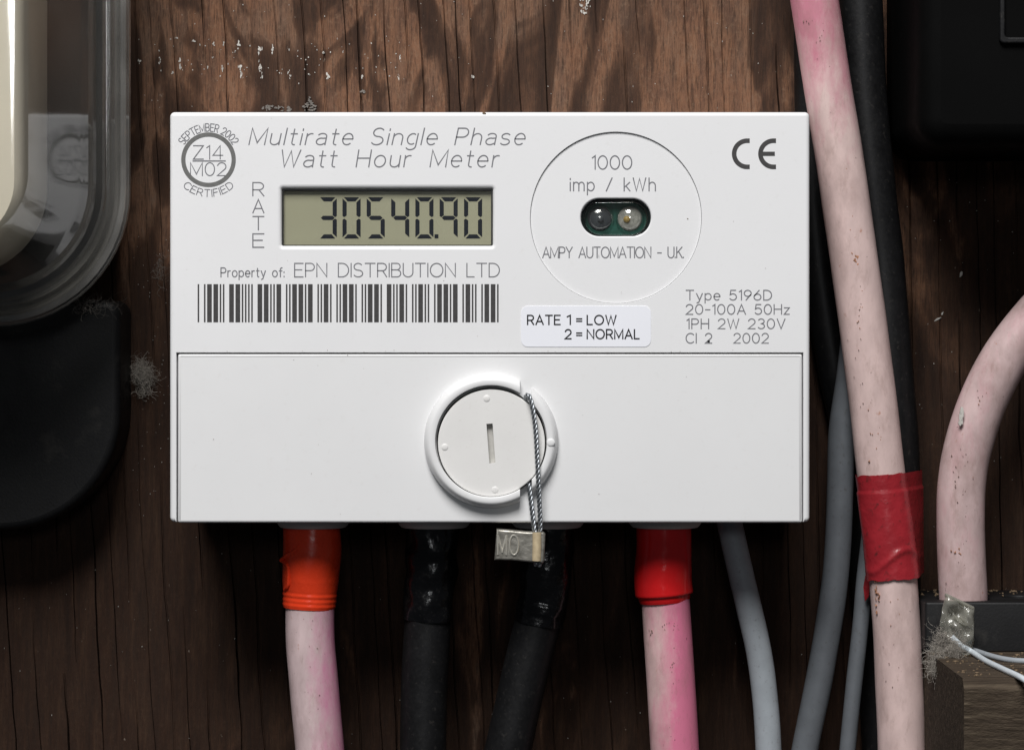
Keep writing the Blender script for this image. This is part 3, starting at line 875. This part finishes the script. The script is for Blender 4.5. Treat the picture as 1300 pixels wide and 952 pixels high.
# ================================================================== WIRE SEAL
seal = thing('wire_seal', 'twisted steel wire seal with a crimped metal tag hanging below the locking screw', 'seal', P(683, 714, -.0015))
def twisted(name, pts, turns):
    path = catmull(pts, 40)
    n = len(path)
    bm = bmesh.new()
    run = [0.0]
    for a, b2 in zip(path, path[1:]): run.append(run[-1] + (b2 - a).length)
    for s in range(3):
        sp = []
        for i, p in enumerate(path):
            t = (path[min(i + 1, n - 1)] - path[max(i - 1, 0)]).normalized()
            u = t.cross(Vector((0.2, 1, 0.1))).normalized(); v = t.cross(u)
            a = 2 * math.pi * (run[i] / .0030 + s / 3.0)
            sp.append(p + (u * math.cos(a) + v * math.sin(a)) * .00028)
        tube(bm, sp, .00025, 8)
    bmesh.ops.recalc_face_normals(bm, faces=bm.faces[:])
    return finish(name, bm, M['steel'], seal, angle=60)
twisted('wire', [P(667, 512, .0005), P(667.5, 504, -.0019), P(671, 502, -.0036), P(675.5, 515, -.0039), P(680, 545, -.0038), P(683, 600, -.0036), P(685.4, 650, -.0024), P(686, 690, -.0014), P(685, 719, -.0012)], 26)
twisted('wire', [P(669, 606, .0006), P(671.5, 614, -.0012), P(674, 634, -.0016), P(677.5, 665, -.0015), P(680.5, 690, -.0014), P(680.5, 718, -.0012)], 14)
def ferrule():
    a = R(-2.6)
    c = P(659, 693, -.0012)
    def rot(lp): return [(c.x + (x * math.cos(a) - z * math.sin(a)) * S, c.z + (x * math.sin(a) + z * math.cos(a)) * S) for x, z in lp]
    o = make_slab('ferrule', rot([(-30.5, -18.5), (-10, -18), (14, -19.2), (31, -20), (33, -16), (32.5, 17), (30, 19.6), (8, 19), (-14, 20), (-29.5, 20.3)]), [], -.0024, .0006, .0004, M['lead'], seal)
    bm = bmesh.new()
    tube(bm, [P(681.5, 675.5, -.0021), P(681.7, 693, -.0022), P(681.2, 711.5, -.0021)], .00095, 14)
    bmesh.ops.recalc_face_normals(bm, faces=bm.faces[:])
    finish('crimp_ridge', bm, M['brass'], o)
    bm = bmesh.new()
    lay, tot = layout('MO', .3)
    for gx, gw, st in lay:
        for pl in st:
            pq = [P(632 + (gx + x) * 26 / tot, 704 - y * 25 + x * .5, -.00245) for x, y in pl]
            for a, b2 in zip(pq, pq[1:]): tube(bm, [a, b2], .00022, 6)
    bmesh.ops.recalc_face_normals(bm, faces=bm.faces[:])
    finish('lettering', bm, M['lead_bright'], o)
ferrule()

# ================================================================== CABLES
def cable(name, label, pts, y, r, m, group=None, wob=.00008, ys=None):
    """pts: measured centre line; r in pixels at that depth"""
    path = [P(a[0], a[1], a[2] if len(a) > 2 else y) for a in pts]
    root = thing(name, label, 'cable', path[-1], group)
    make_tube('sheath', path, r * K(y), m, root, 12, 28, wob=wob, wscale=90)
    return root, path

CY = .017
def shrink(root, pts, prof, m, name='sleeve', wob=.0001, wscale=200, seed=0, sides=36):
    """prof: (t, radius in px) along the sleeve"""
    def rad(t):
        for (t0, r0), (t1, r1) in zip(prof, prof[1:]):
            if t <= t1:
                u = (t - t0) / max(1e-6, t1 - t0)
                return (r0 + (r1 - r0) * u) * K(CY)
        return prof[-1][1] * K(CY)
    return make_tube(name, [P(a, b2, CY) for a, b2 in pts], rad, m, root, 22, sides, wob=wob, wscale=wscale, seed=seed)

c1, _ = cable('meter_tail', 'pale pink cable under a bright orange sleeve below the white meter',
              [(396, 655), (396, 700), (393.5, 770), (394, 815), (398, 862), (402, 910), (407, 965), (412, 1060)], CY, 31.2, M['pink_1'], 'cables leaving the meter')
s1 = shrink(c1, [(396, 660), (396, 700), (394.5, 735), (392.5, 772)], [(0, 36.5), (.35, 37), (.68, 36.2), (.80, 34.4), (.82, 33.6), (.845, 34.6), (.88, 33.0), (.90, 34.0), (.94, 32.8), (.955, 33.6), (1, 31.9)], M['orange'], wob=.00045, wscale=130)
s1['label'] = 'bright orange heat-shrink sleeve'
# the torn, curled edge of the orange sleeve
bm = bmesh.new()
ed = [P(383, 690, .0115), P(373, 700, .0118), (P(362, 706, .0135)), P(356.5, 711, .0150), P(360.5, 713, .0142), P(365, 718, .0128), P(366.5, 730, .0125), P(366, 742, .0128), P(361, 748, .0142)]
tube(bm, catmull(ed, 8), lambda t: .00028 + .00018 * math.sin(t * 9) ** 2, 8, wob=.0001, wscale=900)
bmesh.ops.recalc_face_normals(bm, faces=bm.faces[:])
finish('torn_edge', bm, M['orange'], s1)

c2, _ = cable('meter_tail', 'straight black cable below the meter beside the orange-sleeved one',
              [(552, 655), (548, 720), (543, 790), (539, 862), (537, 960), (536, 1060)], CY, 29.5, M['black_rubber'], 'cables leaving the meter')
shrink(c2, [(551, 660), (548, 710), (544.5, 760), (542.5, 787)], [(0, 33.5), (.5, 32.8), (.9, 31.8), (1, 31)], M['black_sleeve'], wob=.0006, wscale=260, seed=3)
c3, _ = cable('meter_tail', 'slanting black cable below the meter behind the metal seal tag',
              [(695, 655), (694, 720), (686, 775), (675, 820), (665, 862), (652, 920), (636, 990), (620, 1060)], CY, 29.5, M['black_rubber'], 'cables leaving the meter')
shrink(c3, [(695.5, 660), (694.5, 710), (690, 755), (683.5, 792)], [(0, 33.5), (.55, 32.8), (.74, 31.8), (.77, 32.8), (.86, 32.4), (.9, 31.2), (1, 31)], M['black_sleeve'], wob=.0004, wscale=240, seed=6)
c4, _ = cable('meter_tail', 'strong pink cable under a glossy red sleeve below the white meter',
              [(842, 655), (842, 700), (845, 760), (848, 810), (851.5, 862), (855, 920), (859, 990), (863, 1060)], CY, 30.8, M['pink_2'], 'cables leaving the meter')
s4 = shrink(c4, [(842.5, 660), (842, 700), (841.5, 735), (843.5, 764)], [(0, 35), (.3, 35.6), (.55, 37), (.87, 37.4), (.895, 36.6), (.90, 33.8), (.96, 33.0), (1, 31.6)], M['red_shrink'], wob=.00032, wscale=150, seed=8)
s4['label'] = 'glossy red heat-shrink sleeve'
cable('control_cable', 'light grey cable curving down from the meter beside the red-sleeved one',
      [(921, 640, .024), (928, 672, .024), (941, 730), (953, 780), (962, 820), (968.5, 862), (974, 920), (977, 990), (979, 1060)], .024, 16.4, M['grey_cable'])

pinkA_pts = [(1012, -140), (1023, -70), (1034, 0), (1049, 100), (1065.5, 200), (1082, 315), (1098, 430), (1109, 515), (1118.5, 600), (1127, 668), (1134, 735), (1138.5, 800), (1141.5, 862), (1145, 960), (1147, 1060)]
blackB_pts = [(1086, -140, .033), (1089, -60, .033), (1092, 0, .033), (1097, 118, .033), (1108, 236, .033), (1119, 331, .033), (1127, 425, .032), (1134, 510, .031), (1139, 595, .0305), (1140, 735, .0305), (1141, 862, .031), (1143, 960, .031), (1144, 1060, .031)]
cA, pathA = cable('supply_cable', 'long faded pink cable running full height beside the meter, taped red', pinkA_pts, .021, 30.4, M['pink_a'])
cB, pathB = cable('supply_cable', 'black cable taped behind the long faded pink cable', blackB_pts, .033, 28.5, M['black_rubber'])
cable('supply_cable', 'slim black cable against the board between the meter and the long pink cable',
      [(1031, -140), (1029, 0), (1030, 140), (1036, 300), (1056, 450), (1086, 600), (1101, 740), (1110, 862), (1116, 960), (1120, 1060)], .0405, 21, M['black_rubber'])
cable('control_cable', 'dull grey cable curving left, emerging from behind the long pink cable',
      [(1030, -140), (1046, 0), (1070, 200), (1083, 310), (1086, 400), (1079, 475), (1069, 545), (1067, 610), (1064, 690), (1057, 760), (1040, 862), (1022, 950), (1003, 1060)], .0292, 17, M['grey_dull'])
cable('control_cable', 'thin grey cable between the dull grey cable and the red tape',
      [(1112, 540, .036), (1108, 640, .034), (1098, 730, .031), (1093, 790, .030), (1085, 862, .0295), (1076, 950, .029), (1066, 1060, .029)], .030, 10.5, M['grey_dull'])
cF, pathF = cable('supply_cable', 'dusty pink cable bending down into the black connector block',
      [(1480, 300), (1400, 335), (1338, 380), (1284, 443), (1250, 505), (1229, 568), (1221, 615), (1219.5, 661), (1221, 715), (1223, 758), (1223, 790)], .022, 30.6, M['pink_f'])

bm = bmesh.new()
rnd = random.Random(21)
for q in range(6): flake(bm, 1220 + rnd.uniform(-1.5, 1.5), 528 + rnd.uniform(-10, 9), rnd.uniform(4, 8), rnd.uniform(8, 20), rnd, .0171)
bmesh.ops.recalc_face_normals(bm, faces=bm.faces[:])
finish('paint_chip', bm, M['fleck'], cF, smooth=False)

def grime(root, line, y, rpx, spots, m, seed):
    """stuck-on specks: (x, y, spread x, spread y, count, size), laid on the round of the cable"""
    rnd = random.Random(seed)
    bm = bmesh.new()
    def mid(py):
        for a, b2 in zip(line, line[1:]):
            lo, hi = min(a[1], b2[1]), max(a[1], b2[1])
            if lo <= py <= hi: return a[0] + (b2[0] - a[0]) * (py - a[1]) / (b2[1] - a[1])
        return None
    for cx, cy, sx, sy, n, sz in spots:
        for i in range((n * 3) // 5):
            px, py = rnd.gauss(cx, sx), rnd.gauss(cy, sy)
            m0 = mid(py)
            if m0 is None or abs(px - m0) > rpx * .8: continue
            yy = y - math.sqrt(rpx ** 2 - (px - m0) ** 2) * K(y) * .995
            flake(bm, px, py, sz * rnd.uniform(.3, 1.1), sz * rnd.uniform(.4, 1.8), rnd, yy, .00005, rnd.uniform(-.5, .5))
    bmesh.ops.recalc_face_normals(bm, faces=bm.faces[:])
    o = finish('grime', bm, m, root, smooth=False)
    o['kind'] = 'stuff'
M['rust'] = plastic('rust_stain', (0.40, 0.20, 0.12), 0.7, 0.15, 0.35, 1500)
M['soot'] = plastic('dark_grime', (0.24, 0.155, 0.135), 0.7, 0.15, 0.4, 1500)
grime(cA, pinkA_pts, .021, 30.4, [(1083, 215, 3, 22, 26, 2.0), (1086, 275, 3, 22, 30, 2.2), (1087, 326, 2, 5, 16, 3.4), (1094, 390, 3, 14, 14, 2.0), (1110, 560, 5, 16, 14, 2.2), (1113, 755, 2, 12, 34, 3.4), (1138, 780, 4, 20, 8, 2)], M['rust'], 1)
grime(cA, pinkA_pts, .021, 30.4, [(1040, 30, 7, 18, 16, 1.6), (1046, 42, 4, 12, 14, 1.6), (1092, 383, 1.2, 7, 8, 2.0), (1060, 100, 9, 40, 20, 1.3), (1100, 480, 12, 60, 30, 1.2), (1135, 830, 10, 30, 14, 1.2)], M['soot'], 2)
grime(cF, [(1284, 443), (1250, 505), (1229, 568), (1221, 615), (1219.5, 661), (1221, 715), (1223, 758)], .022, 30.6, [(1234, 664, 4, 5, 18, 3.2), (1214, 698, 4, 4, 10, 2.4), (1250, 520, 6, 16, 12, 1.8)], M['rust'], 3)
grime(cF, [(1284, 443), (1250, 505), (1229, 568), (1221, 615), (1219.5, 661), (1221, 715), (1223, 758)], .022, 30.6, [(1222, 615, 10, 18, 34, 1.6), (1236, 640, 6, 16, 18, 1.6), (1216, 720, 9, 20, 14, 1.2), (1240, 500, 8, 18, 12, 1.3)], M['soot'], 4)
grime(c1, [(393.5, 770), (394, 815), (398, 862), (402, 910), (407, 965)], CY, 31.2, [(374, 785, 1, 1, 4, 2.4), (390, 840, 12, 40, 26, 1.5), (378, 850, 5, 14, 16, 2.0)], M['soot'], 5)
grime(c4, [(845, 760), (848, 810), (851.5, 862), (855, 920), (859, 990)], CY, 30.8, [(852, 796, 8, 3, 22, 1.8), (824, 802, 2, 2, 10, 2.6), (853, 846, 2, 10, 12, 2.0), (870, 850, 3, 10, 12, 2.0), (850, 900, 12, 30, 20, 1.4)], M['soot'], 6)

# red tape round the pink and the black cable
def tape():
    bm = bmesh.new()
    CA = catmull([P(a[0], a[1], .021) for a in pinkA_pts], 40)
    CB = catmull([P(a[0], a[1], a[2]) for a in blackB_pts], 40)
    def at(path, z):
        for a, b2 in zip(path, path[1:]):
            if a.z >= z >= b2.z: return a.lerp(b2, (a.z - z) / (a.z - b2.z))
    rA, rB = 30.4 * K(.021), 28.5 * K(.033)
    zt, zb = P(0, 602, .018).z, P(0, 735, .018).z
    rows = 60; n = 96
    loops = []
    for i in range(rows + 1):
        t = i / rows
        lp = []
        for q in range(n):
            th = 2 * math.pi * q / n
            d = Vector((math.cos(th), math.sin(th), 0))
            z = zt + (zb - zt) * t
            if t < .04: z += .0004 * noise.noise(Vector((math.cos(th) * 2.2, math.sin(th) * 2.2, 1)))
            if t > .96: z += .0005 * noise.noise(Vector((math.cos(th) * 3, math.sin(th) * 3, 7)))
            z += .0004 * math.cos(th) + .00012 * noise.noise(Vector((q * .9, t * .3, 5)))
            a, b2 = at(CA, z), at(CB, z)
            sa, sb = a.dot(d) + rA, b2.dot(d) + rB
            w = 1 / (1 + math.exp(max(-40, min(40, (sb - sa) / .00025))))
            p = (a + d * rA) * w + (b2 + d * rB) * (1 - w)
            lift = .00042
            if t > .16: lift += .00022                     # second turn of tape overlaps the first
            lift += .00022 * noise.noise(Vector((p.x * 260, p.y * 260, z * 130)))
            fold = math.exp(-((t - .82 - .10 * math.sin(th * 2 + .5)) / .035) ** 2)
            lift += .00045 * fold * max(0, -d.y)
            p = p + d * lift
            lp.append((p.x, p.y, z))
        loops.append(lp)
    loft(bm, loops)
    bmesh.ops.recalc_face_normals(bm, faces=bm.faces[:])
    o = finish('insulating_tape', bm, M['red_tape'], None, angle=60)
    tag(o, 'band of dirty red tape binding the long pink cable to a black one', 'tape')
tape()
bm = bmesh.new()
lp = [[P(x, y, d) for x, y, d in row] for row in (((1099, 728, .0250), (1107, 728, .0245), (1107, 728, .0249), (1099, 728, .0254)), ((1096, 745, .0265), (1105, 741, .0260), (1105, 741, .0264), (1096, 745, .0269)),
      ((1098, 763, .0270), (1103, 757, .0272), (1103, 757, .0276), (1098, 763, .0274)))]
loft(bm, lp, True, True)
o = finish('tape_scrap', bm, M['red_tape'], None, smooth=False)
tag(o, 'small torn flap of red tape hanging under the red tape band', 'tape')

# ================================================================== OLD METER UNDER A CLEAR COVER
old = thing('old_meter', 'old meter under a clear rounded plastic cover with a black terminal cover below', 'electricity meter', P(-240, 672, WALL))
def old_loop(r, btm, cr, y, n=14):
    k = K(y)
    return [(x, y, z) for x, z in rrect((-640 - 650 - (165 - r) * -1) * k, (r - 650) * k, (431 - btm) * k, (431 + 520 - (165 - r)) * k, cr * k, n)]
prof = [(163, 412, 170, .018), (166, 415, 172, .014), (166, 415, 172, .004), (164, 413, 170, .002), (160, 409, 166, .001), (153, 402, 160, .001), (150, 399, 157, .003), (146, 395, 154, .004), (141, 390, 150, .002),
        (139, 388, 148, .004), (136, 385, 146, .004), (133, 382, 144, -.002), (130, 379, 142, -.0035), (122, 372, 136, -.0045), (117, 367, 132, -.009), (112, 362, 128, -.0125),
        (106, 356, 124, -.014), (101, 352, 121, -.0152), (42, 312, 92, -.0335), (36, 307, 89, -.0352), (26, 299, 84, -.0368), (14, 290, 80, -.0372)]
bm = bmesh.new()
loft(bm, [old_loop(*p) for p in prof[12:]], False, True)
bmesh.ops.recalc_face_normals(bm, faces=bm.faces[:])
cc = finish('clear_cover', bm, M['cover_glass'], old, angle=14)
bm = bmesh.new()
loft(bm, [old_loop(*p) for p in prof[:13]])
bmesh.ops.recalc_face_normals(bm, faces=bm.faces[:])
finish('cover_rim', bm, M['cover_rim'], cc, angle=14)
bm = bmesh.new()
loft(bm, [old_loop(158, 408, 160, WALL - .0006), old_loop(158, 408, 160, .020), old_loop(156, 406, 158, .0186), old_loop(120, 372, 132, .0186)], False, True)
bmesh.ops.recalc_face_normals(bm, faces=bm.faces[:])
finish('backplate', bm, M['black_case'], old)
bm = bmesh.new()
loft(bm, [old_loop(60, 350, 110, .018), old_loop(50, 342, 104, -.006), old_loop(32, 326, 92, -.024), old_loop(27, 321, 89, -.0275), old_loop(18, 313, 84, -.029)], False, True)
bmesh.ops.recalc_face_normals(bm, faces=bm.faces[:])
finish('register_housing', bm, M['cream'], old)
k = K(.026)
tc = rrect((-640 - 650) * k, (152 - 650) * k, (431 - 673) * k, (431 - 381) * k, (140 * k, 150 * k, 18 * k, 18 * k), 14)
make_slab('terminal_cover', tc, [], .026, WALL - .0006, .0016, M['black_case'], old)

# ================================================================== BLACK BOX, CONNECTOR BLOCK, BATTEN
fb = thing('fuse_box', 'black plastic box beyond the pink cables with a faint raised frame on its front', 'fuse box', P(1400, 186, WALL))
box_body = make_slab('box_body', px_rect(1166, 1700, -420, 186, 36, -.006), [], -.006, WALL - .0006, .0045, M['black_box'], fb)
make_slab('raised_frame', px_rect(1270, 1560, -260, 55, 6, -.008), [px_rect(1277, 1553, -253, 47, 4, -.008)], -.0072, -.0058, .0004, M['black_rubber'], fb, [.0003])

zt = P(0, 764, .014).z; zb = P(0, 826, .014).z
kx = K(.014)
blk = thing('connector_block', 'black plastic connector block with open wire holes on the timber batten', 'connector block', ((1290 - 650) * kx, .028, zb))
def block():
    bm = bmesh.new()
    x0, x1 = (1174 - 650) * kx, (1480 - 650) * kx
    y0, y1 = .014, .0435
    holes = []
    hx = (1223.5 - 650) * K(.022)
    cs = [(hx, .022, 33.5 * K(.022))] + [(hx + .0125 * i, .027, .0036) for i in range(1, 4)]
    outer = rrect(x0, x1, -y1, -y0, .0008, 4)
    hl = [circle(cx, -cy, r, 28) for cx, cy, r in cs]
    slab(bm, outer, hl, 0.0, (zt - zb), .0005, [.0003] * len(hl), 3)
    # the plate was laid out facing -y: turn it so that its front looks up
    for v in bm.verts:
        x, y, z = v.co
        v.co = (x, -z, zt - y)
    bmesh.ops.recalc_face_normals(bm, faces=bm.faces[:])
    finish('block_body', bm, M['black_case'], blk)
block()
bat = bmesh.new()
xb0, xb1 = (1178 - 650) * kx, (1700 - 650) * kx
prof = []
for i in range(60):
    x = xb0 + (xb1 - xb0) * i / 59
    j = .0007 * noise.noise(Vector((x * 120, 0, 3)))
    prof.append([(x, -.0345 + j, zb - .040), (x, -.035 + j, zb - .002 + j), (x, -.033 + j, zb - .0002), (x, .005, zb - .0002 + .5 * j * .2), (x, WALL - .0006, zb - .0002), (x, WALL - .0006, zb - .040)])
loft(bat, prof, True, True)
bmesh.ops.recalc_face_normals(bat, faces=bat.faces[:])
bo = finish('timber_batten', bat, M['batten'], None, angle=40)
tag(bo, 'dusty brown timber batten under the black connector block', 'batten')

def crumbs(name, label, spots, parent=None):
    rnd = random.Random(77)
    bm = bmesh.new()
    for (p, r) in spots:
        bmesh.ops.create_icosphere(bm, subdivisions=1, radius=r, matrix=Matrix.Translation(p) @ Matrix.Rotation(rnd.uniform(0, 6), 4, 'Z') @ Matrix.Diagonal((rnd.uniform(.6, 2.2), rnd.uniform(.6, 1.6), rnd.uniform(.4, .8), 1)))
    o = finish(name, bm, M['crumb'], parent, smooth=False)
    o['kind'] = 'stuff'
    return o
rnd = random.Random(4)
sp = []
for i in range(150):
    sp.append((Vector((rnd.uniform((1180 - 650) * kx, (1330 - 650) * kx), rnd.uniform(-.032, .012), zb - .0001)), rnd.uniform(.0001, .00035)))
crumbs('wood_crumbs', '', sp, bo)
sp = []
for i in range(55):
    sp.append((Vector((rnd.uniform((1180 - 650) * kx, (1330 - 650) * kx), rnd.uniform(.028, .043), zt + .0001)), rnd.uniform(.0001, .0004)))
crumbs('wood_crumbs', '', sp, blk)

# ================================================================== CLEAR TAG WITH WIRES, DUST
ct = thing('plastic_tag', 'crumpled clear plastic tag on wires leaning on the connector block', 'tag', P(1222, 832, .006))
def ctag():
    bm = bmesh.new()
    o = [(1201, 755), (1236, 772), (1236, 796), (1232, 806), (1236, 828), (1229, 832), (1210, 812), (1196, 800), (1198, 778)]
    th = []
    rows = 12
    # left and right edges of the crumpled film from top to bottom
    for i in range(rows + 1):
        t = i / rows
        l = Vector((1200, 753)).lerp(Vector((1192, 798)), min(1, t * 1.8)) if t < .55 else Vector((1192, 798)).lerp(Vector((1224, 832)), (t - .55) / .45)
        r = Vector((1237, 771)).lerp(Vector((1236, 806)), min(1, t * 1.8)) if t < .55 else Vector((1236, 806)).lerp(Vector((1236, 829)), (t - .55) / .45)
        row = []
        for q in range(11):
            p = l.lerp(r, q / 10)
            p = p + Vector((3.0 * noise.noise(Vector((q * .5, t * 5, 3))), 3.0 * noise.noise(Vector((q * .5, t * 5, 8)))))
            y = .0080 + .0035 * noise.noise(Vector((p.x * .09, p.y * .07, 1))) - .0015 * t
            row.append(P(p.x, p.y, y))
        th.append(row)
    vs = [[bm.verts.new(p) for p in row] for row in th]
    vb = [[bm.verts.new(p + Vector((0, .0006, 0))) for p in row] for row in th]
    for a, b2 in zip(vs, vs[1:]):
        for i in range(10): bm.faces.new((a[i], a[i + 1], b2[i + 1], b2[i]))
    for a, b2 in zip(vb, vb[1:]):
        for i in range(10): bm.faces.new((a[i], b2[i], b2[i + 1], a[i + 1]))
    ring = vs[0] + [r[-1] for r in vs[1:]] + list(reversed(vs[-1][:-1])) + [r[0] for r in reversed(vs[1:-1])]
    rb = vb[0] + [r[-1] for r in vb[1:]] + list(reversed(vb[-1][:-1])) + [r[0] for r in reversed(vb[1:-1])]
    for i in range(len(ring)):
        j = (i + 1) % len(ring)
        bm.faces.new((ring[i], rb[i], rb[j], ring[j]))
    bmesh.ops.recalc_face_normals(bm, faces=bm.faces[:])
    finish('film', bm, M['tag'], ct, angle=80)
    bm = bmesh.new()
    tube(bm, [P(1200, 754.5, .0078), P(1218, 763, .0076), P(1235.5, 771.5, .0078)], .00035, 8)
    lo = [P(1219 + 9 * math.cos(R(a)) * .8 + 5 * math.sin(R(a)), 786 + 6 * math.sin(R(a)) + 4 * math.cos(R(a)), .0066) for a in range(-60, 250, 15)]
    tube(bm, lo, .00028, 8)
    bmesh.ops.recalc_face_normals(bm, faces=bm.faces[:])
    finish('bead', bm, M['wire_white'] if False else M['tag'], ct)
ctag()
make_tube('wire', [P(1208, 808, .0068), P(1221, 820, .0062), P(1235, 828, .0060), P(1252, 839, -.008), P(1275, 850, -.0240), P(1300, 862, -.0372), P(1325, 880, -.0380), P(1345, 930, -.0380)], .00062, M['wire_white'], ct, 10, 12)
make_tube('wire', [P(1224, 822, .0070), P(1238, 826, .0095), P(1260, 833, .0), P(1282, 837.5, -.0055), P(1310, 839, -.008), P(1350, 838, -.007)], .00060, M['grey_cable'], ct, 10, 12)

def tuft(name, label, px, py, y, w, h, n, seed, m, r=.000022, group='tufts of cobweb and dust', depth=.0015):
    """fine fibres curled at random round a few knots, plus grains of dust caught in them"""
    rnd = random.Random(seed)
    bm = bmesh.new()
    knots = [(px + rnd.gauss(0, w * .26), py + rnd.gauss(0, h * .26)) for i in range(6)]
    for i in range(n):
        kx_, ky_ = rnd.choice(knots)
        c = Vector((kx_ + rnd.gauss(0, w * .12), ky_ + rnd.gauss(0, h * .12), 0))
        d = rnd.uniform(0, 6.28); pts = []
        turn = rnd.uniform(-.45, .45)
        y0 = y - abs(rnd.gauss(0, depth))
        st = rnd.uniform(.8, 3.0)
        for q in range(rnd.randint(5, 10)):
            pts.append(P(c.x, c.y, y0))
            d += turn + rnd.uniform(-.45, .45)
            c = c + Vector((math.cos(d) * st, math.sin(d) * st, 0))
            y0 = min(y, y0 + rnd.uniform(-.0003, .0003))
        tube(bm, catmull(pts, 2), r * rnd.uniform(.4, 1.3), 3, caps=False)
    for i in range(n // 8):
        kx_, ky_ = rnd.choice(knots)
        q = P(kx_ + rnd.gauss(0, w * .14), ky_ + rnd.gauss(0, h * .14), y - abs(rnd.gauss(0, depth * .6)))
        bmesh.ops.create_icosphere(bm, subdivisions=1, radius=r * rnd.choice((2, 3, 4, 6)), matrix=Matrix.Translation(q) @ Matrix.Diagonal((rnd.uniform(.5, 1.6), 1, rnd.uniform(.5, 1.4), 1)))
    o = finish(name, bm, m, None, smooth=False)
    tag(o, label, 'cobweb', group)
    return o
tuft('cobweb_tuft', 'grey cobweb tuft clinging to the clear plastic tag', 1195, 822, .004, 40, 76, 1300, 3, M['fluff'])
tuft('cobweb_tuft', 'pale fluffy dust tuft on the board between the black terminal cover and the meter', 181, 471, WALL - .0004, 19, 33, 600, 8, M['fluff'])
tuft('cobweb_tuft', 'wispy cobweb on the top corner of the black terminal cover', 126, 387, .0245, 60, 14, 110, 12, M['fluff_dark'], .000022)
bm = bmesh.new()
rnd = random.Random(9)
for cx, cy, w, h, n in ((346, 137, 14, 3, 22), (366, 139, 6, 2, 8), (392, 133, 6, 5, 16), (399, 138, 5, 3, 8), (459, 117, 4, 2.5, 6)):
    for q in range(n): flake(bm, rnd.gauss(cx, w * .6), rnd.gauss(cy, h * .7), rnd.uniform(2, 8), rnd.uniform(1.5, 4), rnd, WALL, .0003, rnd.uniform(-.6, .9))
bmesh.ops.recalc_face_normals(bm, faces=bm.faces[:])
o = finish('dust_smear', bm, M['fluff_dark'], wall, smooth=False)
o['kind'] = 'stuff'
tuft('cobweb_tuft', 'cobweb strands at the left side of the white meter', 205, 330, WALL - .002, 12, 70, 60, 16, M['fluff_dark'], .000022)
